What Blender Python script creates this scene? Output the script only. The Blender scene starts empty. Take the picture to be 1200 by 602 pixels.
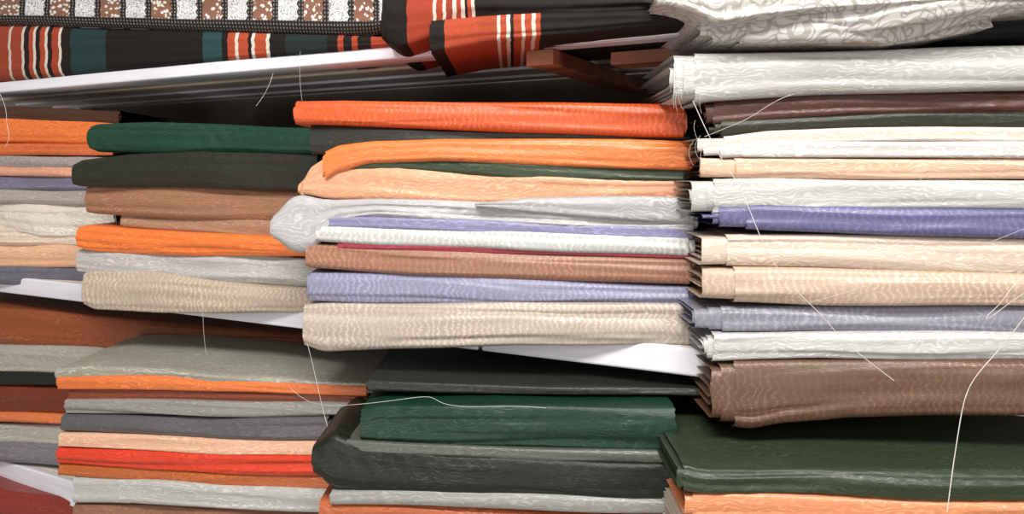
import bpy, math, random
import numpy as np
random.seed(7)
scene = bpy.context.scene
scene.view_settings.view_transform = 'Standard'
FPX = 900.0; HOR = 205.0; EYE = 1.5
# ---------------------------------------------------------------- helpers
def lin(h):
    h = h.lstrip('#'); c = [int(h[i:i+2], 16)/255 for i in (0, 2, 4)]
    return [(x/12.92 if x <= .04045 else ((x+.055)/1.055)**2.4) for x in c]
def P(px, py, d):
    return ((px-600)*d/FPX, d, EYE+(HOR-py)*d/FPX)
def shelf_d(px): return 2200.0/(px+1127.0)

class NT:
    def __init__(s, name):
        s.m = bpy.data.materials.new(name); s.m.use_nodes = True
        s.t = s.m.node_tree; s.b = s.t.nodes['Principled BSDF']
    def n(s, typ, **kw):
        nd = s.t.nodes.new(typ)
        for k, v in kw.items(): setattr(nd, k, v)
        return nd
    def l(s, a, b): s.t.links.new(a, b)
    def math(s, op, a, b=None, c=None):
        nd = s.n('ShaderNodeMath', operation=op)
        for i, v in enumerate((a, b, c)):
            if v is None: continue
            if isinstance(v, (int, float)): nd.inputs[i].default_value = v
            else: s.l(v, nd.inputs[i])
        return nd.outputs[0]
    def mix(s, f, a, b):
        nd = s.n('ShaderNodeMix', data_type='RGBA')
        for sock, v in ((nd.inputs['Factor'], f), (nd.inputs[6], a), (nd.inputs[7], b)):
            if isinstance(v, (int, float)): sock.default_value = v
            elif isinstance(v, (list, tuple)): sock.default_value = (*v[:3], 1)
            else: s.l(v, sock)
        return nd.outputs[2]
    def uv(s):
        u = s.n('ShaderNodeUVMap'); u.uv_map = 'UVMap'
        return u.outputs[0]
    def sep(s, v):
        x = s.n('ShaderNodeSeparateXYZ'); s.l(v, x.inputs[0]); return x.outputs
    def comb(s, x, y, z=0):
        c = s.n('ShaderNodeCombineXYZ')
        for i, v in enumerate((x, y, z)):
            if isinstance(v, (int, float)): c.inputs[i].default_value = v
            else: s.l(v, c.inputs[i])
        return c.outputs[0]
    def noise(s, vec, scale, detail=2, rough=.5, dist=0):
        nd = s.n('ShaderNodeTexNoise'); s.l(vec, nd.inputs['Vector'])
        nd.inputs['Scale'].default_value = scale; nd.inputs['Detail'].default_value = detail
        nd.inputs['Roughness'].default_value = rough; nd.inputs['Distortion'].default_value = dist
        return nd.outputs[0]
    def ramp(s, f, a, b):
        nd = s.n('ShaderNodeMapRange'); nd.interpolation_type = 'SMOOTHSTEP'
        s.l(f, nd.inputs[0]); nd.inputs[1].default_value = a; nd.inputs[2].default_value = b
        return nd.outputs[0]

MC = {}
def moire(hexc, mode='h', con=1.0):
    key = (hexc, mode, con)
    if key in MC: return MC[key]
    base = lin(hexc); lum = sum(base)/3
    t = NT('moire_'+hexc.strip('#')+mode); uv = t.uv(); X = t.sep(uv)
    off = random.uniform(0, 50)
    u = t.math('ADD', X[0], off); v = X[1]
    if mode == 'h':
        n1 = t.noise(t.comb(t.math('MULTIPLY', u, 26), t.math('MULTIPLY', v, 48)), 1, 2)
        f = t.math('ADD', t.math('MULTIPLY', v, 2*math.pi/0.0056), t.math('MULTIPLY', n1, 44))
    else:
        n1 = t.noise(t.comb(t.math('MULTIPLY', u, 26), t.math('MULTIPLY', v, 70)), 1, 2)
        f = t.math('ADD', t.math('MULTIPLY', u, 2*math.pi/0.0098), t.math('MULTIPLY', n1, 19))
    s = t.math('SINE', f)
    br = t.noise(t.comb(t.math('MULTIPLY', u, 90), t.math('MULTIPLY', v, 420)), 1, 2)
    s = t.math('ADD', s, t.math('MULTIPLY', t.math('SUBTRACT', br, .5), 2.8))
    m = t.ramp(s, -.1, 1.5)
    patch = t.ramp(t.noise(t.comb(t.math('MULTIPLY', u, 8), t.math('MULTIPLY', v, 20)), 1, 3), .36, .64)
    m = t.math('MULTIPLY', m, t.math('ADD', t.math('MULTIPLY', patch, .7), .3))
    rib = t.noise(t.comb(t.math('MULTIPLY', u, 110), t.math('MULTIPLY', v, 1100)), 1, 2)
    m2 = t.math('ADD', m, t.math('MULTIPLY', t.math('SUBTRACT', rib, .5), .7))
    dk = [c*(1-.19*con) for c in base]
    lt = [min(.9, c*(1+.24*con)+.045*con*(.15+lum)) for c in base]
    col = t.mix(m2, dk, lt); t.l(col, t.b.inputs['Base Color'])
    t.l(t.math('SUBTRACT', .42, t.math('MULTIPLY', m, .18)), t.b.inputs['Roughness'])
    t.b.inputs['Specular IOR Level'].default_value = .55 if lum > .06 else .36
    bp = t.n('ShaderNodeBump'); bp.inputs['Strength'].default_value = .28; bp.inputs['Distance'].default_value = .0012
    t.l(t.math('ADD', t.math('MULTIPLY', m, .5), rib), bp.inputs['Height']); t.l(bp.outputs[0], t.b.inputs['Normal'])
    MC[key] = t.m
    return t.m

def stripes(name, stops):
    """woven vertical stripe cloth; stops = [(u in m, hex)]"""
    t = NT(name); X = t.sep(t.uv())
    w = t.noise(t.comb(t.math('MULTIPLY', X[0], 10), t.math('MULTIPLY', X[1], 60)), 1, 2)
    uu = t.math('ADD', X[0], t.math('MULTIPLY', t.math('SUBTRACT', w, .5), .005))
    c = lin(stops[0][1])
    for p, h in stops[1:]:
        c = t.mix(t.math('GREATER_THAN', uu, p), c, lin(h))
    rib = t.noise(t.comb(t.math('MULTIPLY', X[0], 700), t.math('MULTIPLY', X[1], 300)), 1, 1)
    col = t.mix(t.math('MULTIPLY', rib, .6), c, (.01, .008, .008))
    t.l(col, t.b.inputs['Base Color']); t.b.inputs['Roughness'].default_value = .75
    t.b.inputs['Specular IOR Level'].default_value = .25
    return t.m

def ikat():
    t = NT('checked_brocade'); X = t.sep(t.uv())
    cu = t.math('DIVIDE', X[0], .054); fu = t.math('FRACT', cu)
    par = t.math('GREATER_THAN', t.math('FRACT', t.math('MULTIPLY', cu, .5)), .5)
    cv = t.math('DIVIDE', t.math('ADD', X[1], .022), .075); fv = t.math('FRACT', cv)
    stp = t.math('MULTIPLY', t.math('ABSOLUTE', t.math('SUBTRACT', t.math('FRACT', t.math('MULTIPLY', fv, 5)), .5)), .16)
    inside = t.math('MULTIPLY', t.math('LESS_THAN', t.math('ADD', fu, stp), .80), t.math('LESS_THAN', fv, .60))
    vo = t.n('ShaderNodeTexVoronoi'); t.l(t.uv(), vo.inputs['Vector']); vo.inputs['Scale'].default_value = 120
    nz = t.noise(t.uv(), 260, 1)
    flower = t.ramp(t.math('ADD', vo.outputs['Distance'], t.math('MULTIPLY', nz, .5)), .62, .68)
    sw = t.ramp(t.math('SINE', t.math('MULTIPLY', t.noise(t.uv(), 80, 1), 55)), .2, .5)
    a = t.mix(flower, lin('#cfccc8'), lin('#7c5442'))
    b = t.mix(t.math('MULTIPLY', sw, .7), lin('#d5d6d8'), lin('#5a5a5f'))
    cell = t.mix(par, a, b)
    lines = t.math('GREATER_THAN', t.math('FRACT', t.math('DIVIDE', X[0], .0068)), .62)
    dots = t.math('GREATER_THAN', t.math('SINE', t.math('MULTIPLY', X[1], 900)), 0.)
    bg = t.mix(t.math('MULTIPLY', t.math('MULTIPLY', lines, dots), .75), lin('#151110'), lin('#8f857e'))
    col = t.mix(inside, bg, cell)
    t.l(col, t.b.inputs['Base Color']); t.b.inputs['Roughness'].default_value = .7
    return t.m

def lace():
    t = NT('embroidered_silk'); uv = t.uv()
    vo = t.n('ShaderNodeTexVoronoi'); t.l(uv, vo.inputs['Vector']); vo.inputs['Scale'].default_value = 20
    ring = t.ramp(t.math('SINE', t.math('MULTIPLY', vo.outputs['Distance'], 34)), .55, .8)
    n1 = t.noise(uv, 28, 1)
    swirl = t.ramp(t.math('SINE', t.math('MULTIPLY', n1, 50)), .76, .92)
    k = t.math('MULTIPLY', t.math('MAXIMUM', ring, swirl), .68)
    near = t.math('LESS_THAN', vo.outputs['Distance'], .24)
    c = t.mix(k, lin('#bfbcb9'), lin('#86807b'))
    c = t.mix(t.math('MULTIPLY', near, .75), c, lin('#b08a6c'))
    t.l(c, t.b.inputs['Base Color']); t.b.inputs['Roughness'].default_value = .42
    bp = t.n('ShaderNodeBump'); bp.inputs['Strength'].default_value = .4; bp.inputs['Distance'].default_value = .001
    t.l(k, bp.inputs['Height']); t.l(bp.outputs[0], t.b.inputs['Normal'])
    return t.m

def simple(name, hexc, hex2=None, rough=.5, sc=(3, 40, 40), metal=0):
    t = NT(name); tc = t.n('ShaderNodeTexCoord'); mp = t.n('ShaderNodeMapping')
    t.l(tc.outputs['Object'], mp.inputs[0]); mp.inputs['Scale'].default_value = sc
    n = t.noise(mp.outputs[0], 1, 4, .6)
    t.l(t.mix(t.ramp(n, .35, .65), lin(hexc), lin(hex2 or hexc)), t.b.inputs['Base Color'])
    t.b.inputs['Roughness'].default_value = rough; t.b.inputs['Metallic'].default_value = metal
    return t.m

# ---------------------------------------------------------------- folded cloth builder
class Sines:
    def __init__(s, rng, fu, fv, k=7):
        s.c = [(rng.uniform(*fu)*rng.choice((-1, 1)), rng.uniform(*fv), rng.uniform(0, 6.28)) for _ in range(k)]
        s.k = math.sqrt(k)
    def __call__(s, u, v):
        return sum(np.sin(2*math.pi*(a*u+b*v)+p) for a, b, p in s.c)/s.k

class Stack:
    def __init__(s, name, pl, dl, pr, dr, depth=.3):
        s.e = bpy.data.objects.new(name, None); scene.collection.objects.link(s.e)
        s.pl, s.il, s.pr, s.ir = pl, 1/dl, pr, 1/dr; s.depth = depth
    def d(s, px):
        return 1/(s.il+(s.ir-s.il)*(px-s.pl)/(s.pr-s.pl))

cnt = [0]
def cloth(st, name, mat, sta, off=0., rag=0., ragr=0., depth=None, wr=1.0, nose=None, nl=None, fray=2.0, n_top=12, step=True):
    cnt[0] += 1; rng = random.Random(cnt[0]*13+5)
    sta = sorted(sta); xs = np.array([a[0] for a in sta], float)
    yt = np.array([a[1] for a in sta], float); yb = np.array([a[2] for a in sta], float)
    pl, pr = xs[0], xs[-1]; L = depth or st.depth
    dm = st.d((pl+pr)/2)+off
    H = float(np.mean(yb-yt))*dm/FPX
    a0 = nose or min(.42*H, .016)
    nlay = nl or max(3, min(8, int(round(H/2/.0042))))
    n1 = Sines(rng, (1, 5), (4, 18)); n2 = Sines(rng, (.4, 2.5), (35, 80)); n3 = Sines(rng, (1, 5), (0, 3)); n4 = Sines(rng, (14, 40), (8, 40))
    n5 = Sines(rng, (.4, 1.8), (10, 34), 4)
    folds = [(rng.uniform(-.8, .8)*H*.5, rng.uniform(-.04, .04), rng.uniform(.0018, .0036)*rng.choice((1, 1, -1)), rng.uniform(0, 6)) for _ in range(1+int(H > .034)+int(H > .06))]
    V = []; Fc = []; UV = []
    for k in range(nlay):
        q = k/nlay
        outer = k == 0
        nt = n_top if outer else 3; nn = 37 if outer else 11; nb = 5 if outer else 3
        th = np.linspace(math.pi/2, -math.pi/2, nn); e = 2/3.2
        cy = np.concatenate([L-(L-a0)*(np.linspace(0, 1, nt, endpoint=False)**.75), a0*(1-np.abs(np.cos(th))**e), a0+(L-a0)*(np.linspace(0, 1, nb+1)[1:]**1.3)])
        cz = np.concatenate([np.ones(nt), np.sign(np.sin(th))*np.abs(np.sin(th))**e, -np.ones(nb)])
        vv = np.concatenate([[0], np.cumsum(np.hypot(np.diff(cy), np.diff(cz)*H/2))])
        vv = vv-vv[nt+nn//2]
        el = rag*rng.uniform(.25, 1) if k else 0
        er = ragr*rng.uniform(.25, 1) if k else 0
        p0, p1 = pl-el, pr+er
        S = max(8, int((p1-p0)*dm/FPX/.005)) if outer else max(8, int((p1-p0)/16))
        s = np.linspace(0, 1, S+1)
        px = p0+(p1-p0)*s
        pxg = px[:, None]+np.zeros(len(vv))[None, :]
        edge = rng.uniform(-1, 1)*fray+fray*.8*np.array([rng.uniform(-1, 1) for _ in vv])
        edge = np.convolve(np.pad(edge, 1, 'edge'), [.3, .4, .3], 'valid')
        pxg = pxg+edge[None, :]*np.exp(-(px-p0)/12.)[:, None]
        pxg = pxg-edge[None, ::-1]*np.exp(-(p1-px)/12.)[:, None]
        def sm(y):
            fx = np.linspace(pl, pr, 200); fy = np.interp(fx, xs, y)
            w = 4; fy = np.convolve(np.pad(fy, w, 'edge'), np.ones(2*w+1)/(2*w+1), 'valid')
            return np.interp(px, fx, fy)
        T, B = sm(yt), sm(yb)
        dd = st.d(px)+off
        zt = (HOR-T)*(dd+a0*.6)/FPX; zb = (HOR-B)*(dd+a0*.6)/FPX
        zc = (zt+zb)/2; hh = (zt-zb)/2
        ug = pxg*dm/FPX; vg = vv[None, :]+0*ug
        hk = hh*(1-q*.96)
        Y = dd[:, None]+a0*q*.9+cy[None, :]
        Z = zc[:, None]+hk[:, None]*cz[None, :]
        am = wr*min(1, H/.03)
        nz = np.concatenate([np.ones(nt), np.sin(th), -np.ones(nb)])[None, :]
        ny = -np.concatenate([np.zeros(nt), np.cos(th), np.zeros(nb)])[None, :]
        rid = 1-2*np.abs(np.tanh(n5(ug, vg)*1.3))
        dsp = am*(.0005*n1(ug, vg)+.00045*n2(ug, vg)+.0002*n4(ug, vg)+.0007*rid)*(1-q*.5)
        if outer and step:
            for v0, sl, amp, ph in folds:
                c = v0+sl*(ug-ug.mean())+.003*np.sin(ug*12+ph)
                dsp = dsp+np.clip(H/.035, .4, 1)*amp*(1/(1+np.exp(-(vg-c)/.0007))-.5)*np.exp(-(vg-c)**2/(2*(.014**2)))
        Y = Y+ny*dsp+am*.0018*n3(ug, 0*vg)
        Z = Z+nz*dsp*.35+am*.0005*n3(ug+3.3, 0*vg)
        X = (pxg-600)*(dd[:, None])/FPX
        if not outer and rag:
            spl = np.exp(-(px-p0)/30.)[:, None]
            Z = Z+spl*rng.uniform(-.003, .002); Y = Y+spl*rng.uniform(-.004, .006)
        b0 = len(V); nv = len(vv)
        V += list(zip(X.ravel(), Y.ravel(), (Z+EYE).ravel()))
        uvs = np.stack([ug-pl*dm/FPX, vg], -1).reshape(-1, 2)
        for i in range(S):
            for j in range(nv-1):
                p = i*nv+j
                Fc.append((b0+p, b0+p+1, b0+p+nv+1, b0+p+nv))
        UV.append(uvs)
    UVa = np.concatenate(UV)
    me = bpy.data.meshes.new(name); me.from_pydata([tuple(map(float, v)) for v in V], [], Fc)
    ul = me.uv_layers.new(name='UVMap')
    idx = np.array(Fc).ravel(); ul.data.foreach_set('uv', UVa[idx].astype(np.float32).ravel())
    me.polygons.foreach_set('use_smooth', [True]*len(Fc))
    me.materials.append(mat); me.update()
    ob = bpy.data.objects.new(name, me); scene.collection.objects.link(ob); ob.parent = st.e
    return ob

# ---------------------------------------------------------------- shelving (yawed frame)
A = np.array([-1.301, 1.952]); Bp = np.array([.63, .945]); dirv = (Bp-A)/np.linalg.norm(Bp-A)
yaw = math.atan2(dirv[1], dirv[0])
shelf = bpy.data.objects.new('metal_shelving_unit', None); scene.collection.objects.link(shelf)
shelf.location = (A[0], A[1], 0); shelf.rotation_euler = (0, 0, yaw)
white = simple('white_painted_metal', '#e2e1ea', '#d2d1dc', .35, (2, 30, 30))
under = simple('shelf_underside', '#f2ebe2', '#bfa793', .5, (.8, 45, 3))
brown = simple('brown_board', '#b57c5a', '#855540', .7, (4, 20, 20))
dark = simple('dark_gap', '#141414', '#0c0c0c', .8)
def box(name, x0, x1, y0, y1, z0, z1, mat, par, bev=.002):
    me = bpy.data.meshes.new(name)
    v = [(x, y, z) for x in (x0, x1) for y in (y0, y1) for z in (z0, z1)]
    f = [(0, 1, 3, 2), (4, 6, 7, 5), (0, 4, 5, 1), (2, 3, 7, 6), (0, 2, 6, 4), (1, 5, 7, 3)]
    me.from_pydata(v, [], f); me.materials.append(mat)
    o = bpy.data.objects.new(name, me); scene.collection.objects.link(o)
    if par: o.parent = par
    if bev:
        m = o.modifiers.new('b', 'BEVEL'); m.width = bev; m.segments = 3
    return o
X0 = -.5; XE = 2.6
def shelf_level(i, zt, zb, seam):
    Z = EYE
    box(f'rail_{i}_a', X0, seam-.003, 0, .014, Z+zb, Z+zt, white, shelf, .004)
    box(f'rail_{i}_b', seam+.003, XE, 0, .014, Z+zb, Z+zt, white, shelf, .004)
    box(f'rail_joint_{i}', seam-.009, seam+.009, .0135, .02, Z+zb-.002, Z+zt-.004, dark, shelf, 0)
    box(f'return_lip_{i}', X0, XE, .014, .05, Z+zb, Z+zb+.003, white, shelf, .001)
    box(f'panel_{i}', X0, XE, .014, .52, Z+zt-.006, Z+zt-.001, under, shelf, .001)
    for k, y in enumerate((.10, .20, .32, .44)):
        box(f'stiffener_{i}_{k}', X0, XE, y, y+.05, Z+zb+.014, Z+zt-.006, white if k != 1 else under, shelf, .003)
def sx(px):
    d = shelf_d(px); return float(np.dot(np.array([(px-600)*d/FPX, d])-A, dirv))
shelf_level(1, .236, .209, sx(588)); shelf_level(2, -.256, -.298, sx(562)); shelf_level(3, -.725, -.785, sx(900)); shelf_level(4, -1.2, -1.24, sx(500))
xb = sx(610)
box('cross_brace_a', xb, xb+.05, .02, .5, EYE+.182, EYE+.208, brown, shelf)
box('cross_brace_b', xb+.12, xb+.6, .10, .16, EYE+.186, EYE+.208, brown, shelf)
for k, x in enumerate((-.45, XE-.05)):
    box(f'post_{k}', x, x+.04, .48, .52, 0, 2.4, white, shelf)
wallm = simple('plaster', '#6f6660', '#5e5650', .9, (3, 3, 3))
wb = box('wall_back', -2.5, 5, .53, .6, 0, 3, wallm, None, 0)
wb.location = shelf.location; wb.rotation_euler = shelf.rotation_euler
fl = box('floor', -4, 4, -3.5, 4.5, -.05, 0, simple('floor_tiles', '#d8d0c6', '#c8beb2', .4, (2, 2, 2)), None, 0)

M = moire
# ---------------------------------------------------------------- top shelf
s = Stack('patterned_fabric_pile', 0, 1.93, 455, 1.38, .3)
def sc(px): return (px+60)*1.6/900
stp = [(-60, '#a8462c'), (12, '#d9cfc4'), (15, '#a8462c'), (28, '#e0d5ca'), (31, '#1d1512'), (37, '#b84c2c'), (42, '#e8ded2'), (45, '#1d1512'), (50, '#b84c2c'), (56, '#e8ded2'), (59, '#1d1512'), (64, '#b0452a'), (72, '#e8ded2'), (75, '#15110f'), (86, '#1f3a3c'), (128, '#120e0d'), (245, '#254a4c'), (268, '#150f0d'), (275, '#bc4f30'), (284, '#e8ded2'), (288, '#bc4f30'), (300, '#1a110d'), (304, '#e8ded2'), (308, '#bc4f30'), (322, '#e8ded2'), (326, '#150f0d'), (345, '#1b2a2a'), (395, '#120e0d'), (408, '#b0482b'), (415, '#120e0d'), (425, '#b0482b'), (432, '#120e0d'), (448, '#b0482b')]
cloth(s, 'striped_shawl', stripes('striped_shawl', [(sc(p), h) for p, h in stp]), [(-60, 28, 100), (0, 30, 95), (60, 31, 91), (150, 34, 82), (300, 38, 70), (400, 42, 62), (458, 44, 56)], rag=6, nose=.03)
cloth(s, 'brocade_throw', ikat(), [(-60, -14, 30), (0, -12, 29), (200, -14, 36), (330, -18, 40), (405, -20, 42), (445, -14, 40), (452, -4, 34)], nose=.03, off=-.01)
s = Stack('shawl_pile', 455, 1.26, 800, 1.1, .3)
stq = [(0, '#120c0b'), (.035, '#a83e25'), (.075, '#e0d2c6'), (.08, '#a83e25'), (.09, '#e0d2c6'), (.095, '#983822'), (.105, '#ddd0c4'), (.111, '#a83e25'), (.118, '#e0d2c6'), (.124, '#110c0b'), (.128, '#b84a2c'), (.134, '#e0d2c6'), (.139, '#110c0b'), (.3, '#151110')]
cloth(s, 'red_shawl_top', stripes('red_striped_shawl', stq), [(450, -10, 48), (462, -12, 57), (490, -10, 50), (560, -10, 24), (700, -12, 18), (815, -16, 12)], rag=4, wr=1.6)
str_ = [(0, '#0f0b0a'), (.02, '#b84a2c'), (.07, '#ae4528'), (.098, '#e2d6ca'), (.103, '#b84a2c'), (.112, '#e2d6ca'), (.118, '#1a1210'), (.123, '#b84a2c'), (.135, '#e2d6ca'), (.14, '#b84a2c'), (.15, '#e2d6ca'), (.156, '#bc4e2c'), (.163, '#0f0b0a'), (.3, '#120e0d')]
cloth(s, 'red_shawl_bottom', stripes('red_striped_shawl_b', str_), [(505, 24, 63), (560, 19, 52), (640, 14, 42), (720, 13, 36), (780, 12, 32), (820, 10, 28)], rag=4, off=-.02, wr=1.6)

s = Stack('embroidered_fabric_pile', 780, 1.04, 1200, .9, .3)
lc = lace()
cloth(s, 'lace_layer_a', lc, [(866, 8, 50), (920, 0, 50), (985, -8, 49), (1050, -14, 50), (1090, -18, 40), (1140, -26, 24), (1200, -28, 14), (1330, -30, 2)], rag=46, nl=8, wr=2.2, fray=4)
cloth(s, 'lace_layer_b', lc, [(785, -16, 6), (815, -12, 14), (840, -14, 30), (870, -20, 26), (960, -30, 14), (1100, -34, 6), (1330, -40, -10)], rag=14, nl=6, wr=2.2, off=-.02, fray=5)
cloth(s, 'lace_layer_c', lc, [(905, -10, 26), (990, -16, 38), (1040, -22, 33), (1100, -26, 24), (1180, -30, 12), (1330, -40, 2)], rag=16, nl=6, wr=2.2, off=-.012)
cloth(s, 'lace_layer_d', lc, [(846, 20, 46), (880, 28, 50), (940, 34, 53), (1040, 34, 54), (1100, 26, 46), (1160, 20, 34)], rag=26, nl=6, wr=1.8, off=.02, fray=4)
cloth(s, 'gap_shade_sheet', M('#1b1a19'), [(1010, 30, 54), (1100, 24, 50), (1200, 12, 46), (1330, 4, 40)], off=.06)  # black sheet added to paint in the shade of the gap below the lace

# ---------------------------------------------------------------- far left column, middle shelf
s = Stack('folded_fabric_pile', -80, 1.98, 120, 1.84, .28)
for nm, c, a in [
    ('dark_space_fill', '#4a2d20', [(-80, 122, 141), (0, 124, 140), (140, 130, 146)]),  # not a fabric: dark strip standing in for the shaded space above the pile
    ('orange', '#e27234', [(-80, 136, 168), (0, 138, 168), (60, 139, 168), (132, 142, 170)]),
    ('orange_b', '#d0693a', [(-80, 167, 183), (0, 168, 182), (132, 168, 182)]),
    ('grey', '#9c9390', [(-80, 181, 196), (0, 182, 196), (132, 184, 197)]),
    ('apricot', '#d89c80', [(-80, 193, 206), (0, 194, 206), (132, 196, 208)]),
    ('mauve', '#737086', [(-80, 205, 224), (0, 205, 223), (132, 207, 224)]),
    ('taupe', '#a89c94', [(-80, 222, 240), (0, 222, 238), (132, 223, 242)]),
    ('cream', '#e2d5ca', [(-80, 236, 262), (0, 237, 268), (50, 236, 276), (132, 240, 278)]),
    ('ivory', '#e6d0be', [(-80, 262, 286), (0, 264, 287), (132, 268, 289)]),
    ('peach', '#eab592', [(-80, 285, 314), (0, 285, 313), (132, 286, 314)]),
    ('slate', '#686673', [(-80, 311, 331), (0, 312, 333), (60, 313, 337), (132, 315, 342)])]:
    cloth(s, nm, M(c), a, off=random.uniform(-.01, .01), wr=3.4 if nm in ('cream', 'ivory') else 1.3, rag=0)
# ---------------------------------------------------------------- left column
s = Stack('folded_fabric_pile', 90, 1.62, 365, 1.49, .28)
cloth(s, 'forest_green', M('#163b2a'), [(103, 150, 174), (109, 146, 178), (180, 143, 180), (260, 146, 180), (372, 150, 182)], wr=1.8, off=-.01)
cloth(s, 'black_olive', M('#27271f'), [(83, 194, 216), (90, 188, 219), (150, 180, 219), (230, 177, 220), (300, 178, 222), (372, 182, 225)], wr=1.3, off=-.02)
cloth(s, 'brown', M('#96694f'), [(99, 219, 248), (104, 216, 250), (200, 216, 256), (280, 220, 258), (372, 225, 262)], wr=1.3)
cloth(s, 'light_brown', M('#a37a62'), [(140, 248, 266), (220, 252, 274), (300, 254, 278), (372, 256, 280)], off=.01)
cloth(s, 'orange', M('#e87634'), [(90, 267, 289), (98, 263, 294), (160, 268, 298), (230, 272, 300), (300, 276, 300), (372, 280, 300)], wr=1.8, off=-.012)
cloth(s, 'silver', M('#b3b0ae'), [(90, 293, 318), (100, 291, 321), (200, 294, 328), (280, 298, 332), (372, 302, 336)], wr=1.7)
cloth(s, 'beige', M('#b8a795', 'v'), [(95, 320, 356), (104, 317, 363), (180, 318, 366), (250, 328, 366), (310, 334, 366), (372, 338, 368)], wr=1.7, off=-.015)
# ---------------------------------------------------------------- middle column
s = Stack('folded_fabric_pile', 360, 1.31, 810, 1.17, .28)
R = 808
for nm, c, md, a, w, of in [
    ('burnt_orange', '#d05420', 'v', [(348, 119, 146), (400, 118, 147), (520, 120, 152), (640, 120, 156), (760, 121, 160), (R-8, 122, 161)], 1, -.01),
    ('charcoal', '#2e2e2a', 'h', [(364, 146, 180), (400, 146, 178), (480, 150, 172), (600, 154, 168), (R, 158, 170)], 1, .006),
    ('orange', '#e07a3c', 'h', [(380, 180, 214), (388, 172, 205), (430, 166, 192), (520, 162, 188), (640, 162, 194), (740, 163, 198), (R+4, 166, 200)], 1.2, -.012),
    ('olive', '#343f2a', 'h', [(404, 182, 200), (460, 180, 198), (520, 182, 202), (620, 190, 212), (R+4, 196, 212)], 1, -.004),
    ('peach', '#dda07c', 'h', [(356, 212, 226), (368, 204, 230), (385, 195, 234), (430, 192, 236), (560, 200, 238), (680, 206, 238), (R+4, 208, 236)], 1.3, -.004),
    ('peach_flap', '#dda07c', 'h', [(352, 214, 230), (362, 196, 232), (378, 186, 226), (400, 182, 210), (430, 178, 196)], 1.3, .006),
    ('pale_grey', '#b4b3b5', 'h', [(321, 258, 274), (328, 240, 286), (340, 230, 294), (352, 226, 297), (368, 232, 292), (390, 234, 262), (440, 233, 254), (560, 235, 260), (700, 240, 268), (R+4, 246, 270)], 2.0, -.014),
    ('grey_overfold', '#a9a8aa', 'h', [(560, 238, 242), (620, 231, 248), (700, 230, 256), (R+4, 230, 262)], 1.5, -.022),
    ('periwinkle', '#8583a8', 'h', [(388, 252, 266), (500, 255, 270), (640, 261, 276), (R+2, 267, 280)], 1, -.015),
    ('white_grey', '#c9cbc9', 'v', [(374, 264, 283), (440, 264, 288), (560, 267, 291), (680, 272, 296), (R, 277, 300)], 1, -.017),
    ('crimson', '#9a2c40', 'h', [(400, 283, 291), (560, 288, 296), (700, 292, 300), (R, 296, 303)], 1, -.012),
    ('brown', '#9c6d55', 'v', [(361, 286, 314), (420, 287, 318), (560, 293, 326), (680, 298, 330), (R+2, 302, 333)], 1, -.014),
    ('lavender', '#8c8ba8', 'v', [(362, 318, 352), (430, 318, 356), (560, 322, 357), (700, 330, 357), (R, 334, 358)], 1, -.01),
    ('beige', '#b9ac9f', 'v', [(357, 358, 404), (375, 356, 413), (470, 356, 408), (600, 354, 405), (720, 355, 405), (R+4, 356, 406)], 1.7, -.022)]:
    cloth(s, nm, M(c, md), a, wr=w, off=of, rag=3, ragr=7)
# ---------------------------------------------------------------- right column
s = Stack('folded_fabric_pile', 840, 1.05, 1200, .93, .27)
E = 1345
for nm, c, md, a, rg, of in [
    ('silver', '#bbbab7', 'h', [(815, 62, 120), (840, 62, 118), (960, 60, 110), (1100, 55, 107), (E, 50, 104)], 30, -.008),
    ('maroon', '#4c2921', 'h', [(836, 118, 148), (900, 110, 142), (1000, 107, 136), (E, 106, 134)], 14, .008),
    ('dark_moss', '#2a2b21', 'h', [(846, 142, 160), (940, 136, 154), (1060, 131, 150), (E, 130, 150)], 22, .006),
    ('ivory', '#ddcfc3', 'h', [(850, 160, 180), (900, 153, 168), (1000, 149, 166), (E, 148, 166)], 30, -.004),
    ('white', '#cfcdcc', 'h', [(872, 166, 184), (1000, 165, 184), (E, 166, 186)], 50, -.006),
    ('peach', '#e2b89d', 'h', [(862, 184, 210), (1000, 185, 210), (E, 186, 211)], 44, -.004),
    ('pearl', '#c1c0bd', 'h', [(838, 210, 250), (900, 208, 248), (1020, 210, 246), (E, 210, 245)], 28, -.006),
    ('violet', '#605e8a', 'v', [(875, 240, 268), (900, 239, 270), (1040, 243, 276), (E, 246, 281)], 56, -.012),
    ('cream', '#d8c4b4', 'h', [(852, 275, 312), (960, 274, 313), (1100, 276, 320), (E, 279, 325)], 30, -.006),
    ('sand', '#c6ad99', 'v', [(862, 312, 354), (960, 313, 358), (1100, 318, 358), (E, 322, 358)], 46, -.01),
    ('blue_grey', '#858593', 'v', [(846, 358, 388), (960, 358, 388), (1100, 356, 390), (E, 356, 391)], 36, .0),
    ('pale_grey', '#c4c4c2', 'h', [(836, 390, 424), (960, 389, 420), (1100, 388, 422), (E, 390, 424)], 16, -.008),
    ('cocoa', '#694b39', 'v', [(864, 424, 500), (880, 424, 504), (920, 422, 496), (1000, 421, 488), (1100, 421, 486), (E, 424, 486)], 34, -.014)]:
    cloth(s, nm, M(c, md), a, rag=rg, off=of, wr=1.1, nl=8 if rg > 25 else None)
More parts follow.
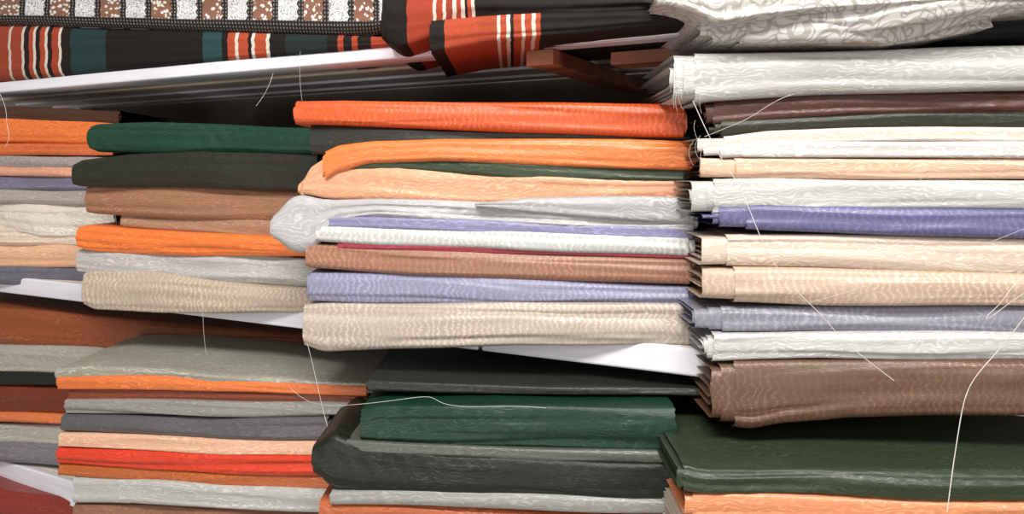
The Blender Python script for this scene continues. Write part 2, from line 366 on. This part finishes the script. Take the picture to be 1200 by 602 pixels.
# ---------------------------------------------------------------- lower left
def fill(st, y, px0, px1, dm, zend, cols, stepy=36):
    yend = HOR-zend*FPX/dm; i = 0
    while y < yend-4:
        y2 = min(y+stepy, yend)
        cloth(st, 'lower_fold', M(cols[i % len(cols)]), [(px0, y, y2), ((px0+px1)/2, y, y2), (px1, y, y2)]); y = y2; i += 1
s = Stack('folded_fabric_pile', -80, 1.98, 120, 1.84, .28)
for nm, c, a in [
    ('cinnamon', '#8e4926', [(-80, 356, 400), (0, 360, 404), (80, 366, 408), (200, 378, 412), (370, 392, 414)]),
    ('ash', '#a7a299', [(-80, 400, 434), (0, 403, 438), (132, 405, 440)]),
    ('black_green', '#1c201a', [(-80, 430, 452), (0, 434, 452), (132, 436, 452)]),
    ('rust', '#702f1a', [(-80, 450, 484), (0, 451, 482), (132, 454, 486)]),
    ('orange_edge', '#d87644', [(-80, 482, 495), (0, 482, 494), (132, 486, 498)]),
    ('stone', '#aaa69c', [(-80, 493, 518), (0, 496, 520), (132, 500, 524)]),
    ('steel', '#77767c', [(-80, 512, 534), (0, 516, 540), (132, 522, 552)])]:
    cloth(s, nm, M(c), a, off=random.uniform(-.01, .01), wr=1.3)
s = Stack('folded_fabric_pile', -80, 1.9, 120, 1.8, .28)
cloth(s, 'dark_red', M('#8c3025'), [(-80, 562, 600), (0, 574, 606), (132, 590, 620)], wr=1.3)
fill(s, 612, -80, 132, 1.85, -1.2, ['#6d5a50', '#9c9390'], 50)
s = Stack('folded_fabric_pile', 65, 1.5, 370, 1.4, .3)
cloth(s, 'sage_silver', M('#a3a195', 'h', 1.6), [(66, 432, 443), (100, 427, 441), (200, 432, 446), (300, 440, 452), (440, 448, 462)], wr=2, nose=.012, n_top=30)
for nm, c, a, of in [
    ('orange', '#dc7439', [(66, 440, 456), (200, 439, 457), (320, 447, 460), (430, 452, 464)], -.005),
    ('rust', '#7e3a20', [(80, 455, 468), (200, 456, 468), (320, 458, 471), (430, 462, 474)], .005),
    ('grey', '#8b8985', [(74, 467, 484), (200, 467, 486), (300, 470, 489), (420, 471, 487)], -.004),
    ('graphite', '#58565a', [(69, 484, 504), (160, 486, 507), (260, 488, 514), (385, 486, 516)], -.006),
    ('peach', '#e0b094', [(68, 507, 523), (160, 508, 527), (260, 513, 532), (385, 516, 534)], -.008),
    ('vermilion', '#d23a1c', [(66, 524, 543), (160, 526, 549), (260, 530, 555), (385, 532, 557)], -.01),
    ('copper', '#b25c2a', [(69, 543, 556), (160, 547, 563), (260, 553, 570), (385, 556, 573)], -.004),
    ('light_grey', '#b4b3af', [(86, 558, 588), (160, 560, 590), (260, 566, 596), (390, 572, 600)], -.01),
    ('brown', '#8a5f48', [(86, 588, 612), (385, 600, 618)], 0)]:
    cloth(s, nm, M(c), a, off=of, wr=1.3)
fill(s, 614, 75, 385, 1.45, -.725, ['#77767c'], 36)
# ---------------------------------------------------------------- lower centre
s = Stack('folded_fabric_pile', 370, 1.2, 800, 1.09, .3)
cloth(s, 'black_olive', M('#2a2b25', 'h', 1.6), [(430, 445, 458), (520, 448, 460), (650, 452, 462), (850, 455, 464)], off=.05, wr=1.8, depth=.3, nose=.007, n_top=24)
cloth(s, 'emerald', M('#073423', 'h', 1.3), [(424, 480, 516), (440, 474, 520), (560, 474, 524), (700, 475, 527), (790, 477, 528)], wr=1.8, depth=.3, nose=.014, n_top=20)
cloth(s, 'sage_layer', M('#53564e'), [(396, 514, 530), (480, 519, 534), (600, 524, 538), (790, 528, 544)], off=-.006, rag=8)
cloth(s, 'charcoal_green', M('#131a10', 'h', 1.4), [(370, 520, 552), (385, 504, 572), (420, 520, 574), (520, 532, 577), (640, 536, 580), (790, 541, 584)], off=-.012, wr=1.3, rag=6)
cloth(s, 'light_grey', M('#92938f'), [(388, 574, 590), (500, 574, 592), (640, 578, 598), (800, 582, 602)], off=-.012)
cloth(s, 'copper', M('#b25a2e'), [(374, 585, 612), (450, 588, 614), (640, 598, 618), (800, 602, 620)], off=-.004)
fill(s, 614, 380, 800, 1.13, -.725, ['#8b8985', '#e6b294', '#605e60'], 40)
# ---------------------------------------------------------------- lower right
s = Stack('folded_fabric_pile', 780, .97, 1200, .87, .3)
cloth(s, 'moss', M('#333f2d', 'h', 1.3), [(800, 540, 572), (820, 546, 576), (900, 549, 578), (1050, 550, 584), (1200, 552, 586), (1345, 552, 588)], wr=2, rag=14, nose=.014, depth=.34, n_top=30)
cloth(s, 'peach', M('#e09064'), [(812, 576, 606), (900, 577, 610), (1100, 584, 616), (1345, 588, 620)], rag=14)
fill(s, 612, 800, 1345, .93, -.725, ['#b9ac9f', '#8a5f48', '#77767c'], 46)

# ---------------------------------------------------------------- loose threads
tm = simple('cotton_thread', '#d0ccc6', '#c0bbb4', .8)
def thread(pts, r=.0007):
    cu = bpy.data.curves.new('loose_thread', 'CURVE'); cu.dimensions = '3D'; cu.bevel_depth = r*.52; cu.bevel_resolution = 2
    sp = cu.splines.new('NURBS'); sp.points.add(len(pts)-1); sp.use_endpoint_u = True; sp.order_u = 4; sp.resolution_u = 8
    for p, q in zip(sp.points, pts): p.co = (*P(q[0], q[1], q[2]-.018), 1)
    cu.materials.append(tm); o = bpy.data.objects.new('loose_thread', cu); scene.collection.objects.link(o)
thread([(812, 118, 1.03), (826, 150, 1.02), (846, 190, 1.01), (866, 214, 1.01), (882, 255, .99), (900, 300, .985), (930, 340, .975), (962, 366, .965), (985, 398, .96), (1020, 425, .95), (1048, 446, .94)], .0009)
thread([(1200, 268, .9), (1120, 300, .92), (1040, 330, .94), (950, 354, .96)], .0004)
thread([(1212, 315, .9), (1188, 330, .9), (1176, 355, .9), (1152, 372, .9), (1158, 376, .9), (1185, 352, .9), (1206, 340, .9)], .0007)
thread([(1215, 350, .89), (1192, 385, .89), (1160, 422, .89), (1132, 452, .88), (1124, 500, .88), (1116, 550, .86), (1110, 600, .85)], .001)
thread([(826, 160, 1.02), (850, 150, 1.0), (885, 138, .99), (905, 118, .98), (930, 110, .97)], .0006)
thread([(1078, 212, .93), (1082, 198, .93), (1090, 190, .93)], .0005)
thread([(340, 454, 1.35), (356, 470, 1.33), (380, 476, 1.2), (420, 474, 1.15), (470, 468, 1.14), (508, 462, 1.14), (514, 474, 1.14), (560, 478, 1.13), (600, 474, 1.13), (640, 478, 1.13)], .0006)
thread([(360, 402, 1.28), (368, 430, 1.27), (374, 465, 1.2), (384, 500, 1.16)], .0006)
thread([(232, 320, 1.48), (240, 350, 1.46), (236, 385, 1.44), (242, 415, 1.4)], .0004)
thread([(300, 124, 1.45), (314, 108, 1.45), (320, 86, 1.47)], .0006)
thread([(352, 60, 1.42), (350, 90, 1.42), (354, 118, 1.3)], .0004)
thread([(-6, 100, 1.75), (10, 125, 1.75), (4, 145, 1.75), (14, 160, 1.75), (6, 172, 1.75)], .001)
for i in range(12):
    x = 790+random.uniform(0, 40); y = 90+random.uniform(-10, 80)
    thread([(x, y, 1.03), (x-random.uniform(4, 14), y+12, 1.03), (x+random.uniform(-8, 8), y+28, 1.03)], .0003)

# ---------------------------------------------------------------- light
def area(name, loc, size, e, target, col=(1, 1, 1)):
    l = bpy.data.lights.new(name, 'AREA'); l.shape = 'RECTANGLE'; l.size, l.size_y = size; l.energy = e; l.color = col
    o = bpy.data.objects.new(name, l); scene.collection.objects.link(o); o.location = loc
    from mathutils import Vector
    o.rotation_euler = (Vector(target)-Vector(loc)).to_track_quat('-Z', 'Y').to_euler()
area('ceiling_light', (-.2, -.15, 2.95), (1.6, .5), 76, (-.2, 1.4, 1.3), (1, .965, .905))
area('ceiling_light', (.8, -2.4, 2.7), (2.2, .8), 27, (0, 1.3, 1.2), (1, .975, .93))
area('underside_fill_light', (-1.6, -1.8, .7), (1.4, 1.0), 28, (-.4, 1.6, 1.75), (1, .975, .94))  # unseen lamp added to brighten the upper shelf's underside
w = bpy.data.worlds.new('World'); scene.world = w; w.use_nodes = True
w.node_tree.nodes['Background'].inputs[0].default_value = (1, .975, .94, 1); w.node_tree.nodes['Background'].inputs[1].default_value = .27
cam = bpy.data.cameras.new('Camera'); cam.sensor_width = 36; cam.lens = 27; cam.shift_y = -96/1200; cam.clip_start = .02
co = bpy.data.objects.new('Camera', cam); scene.collection.objects.link(co); co.location = (0, 0, EYE); co.rotation_euler = (math.pi/2, 0, 0)
scene.camera = co
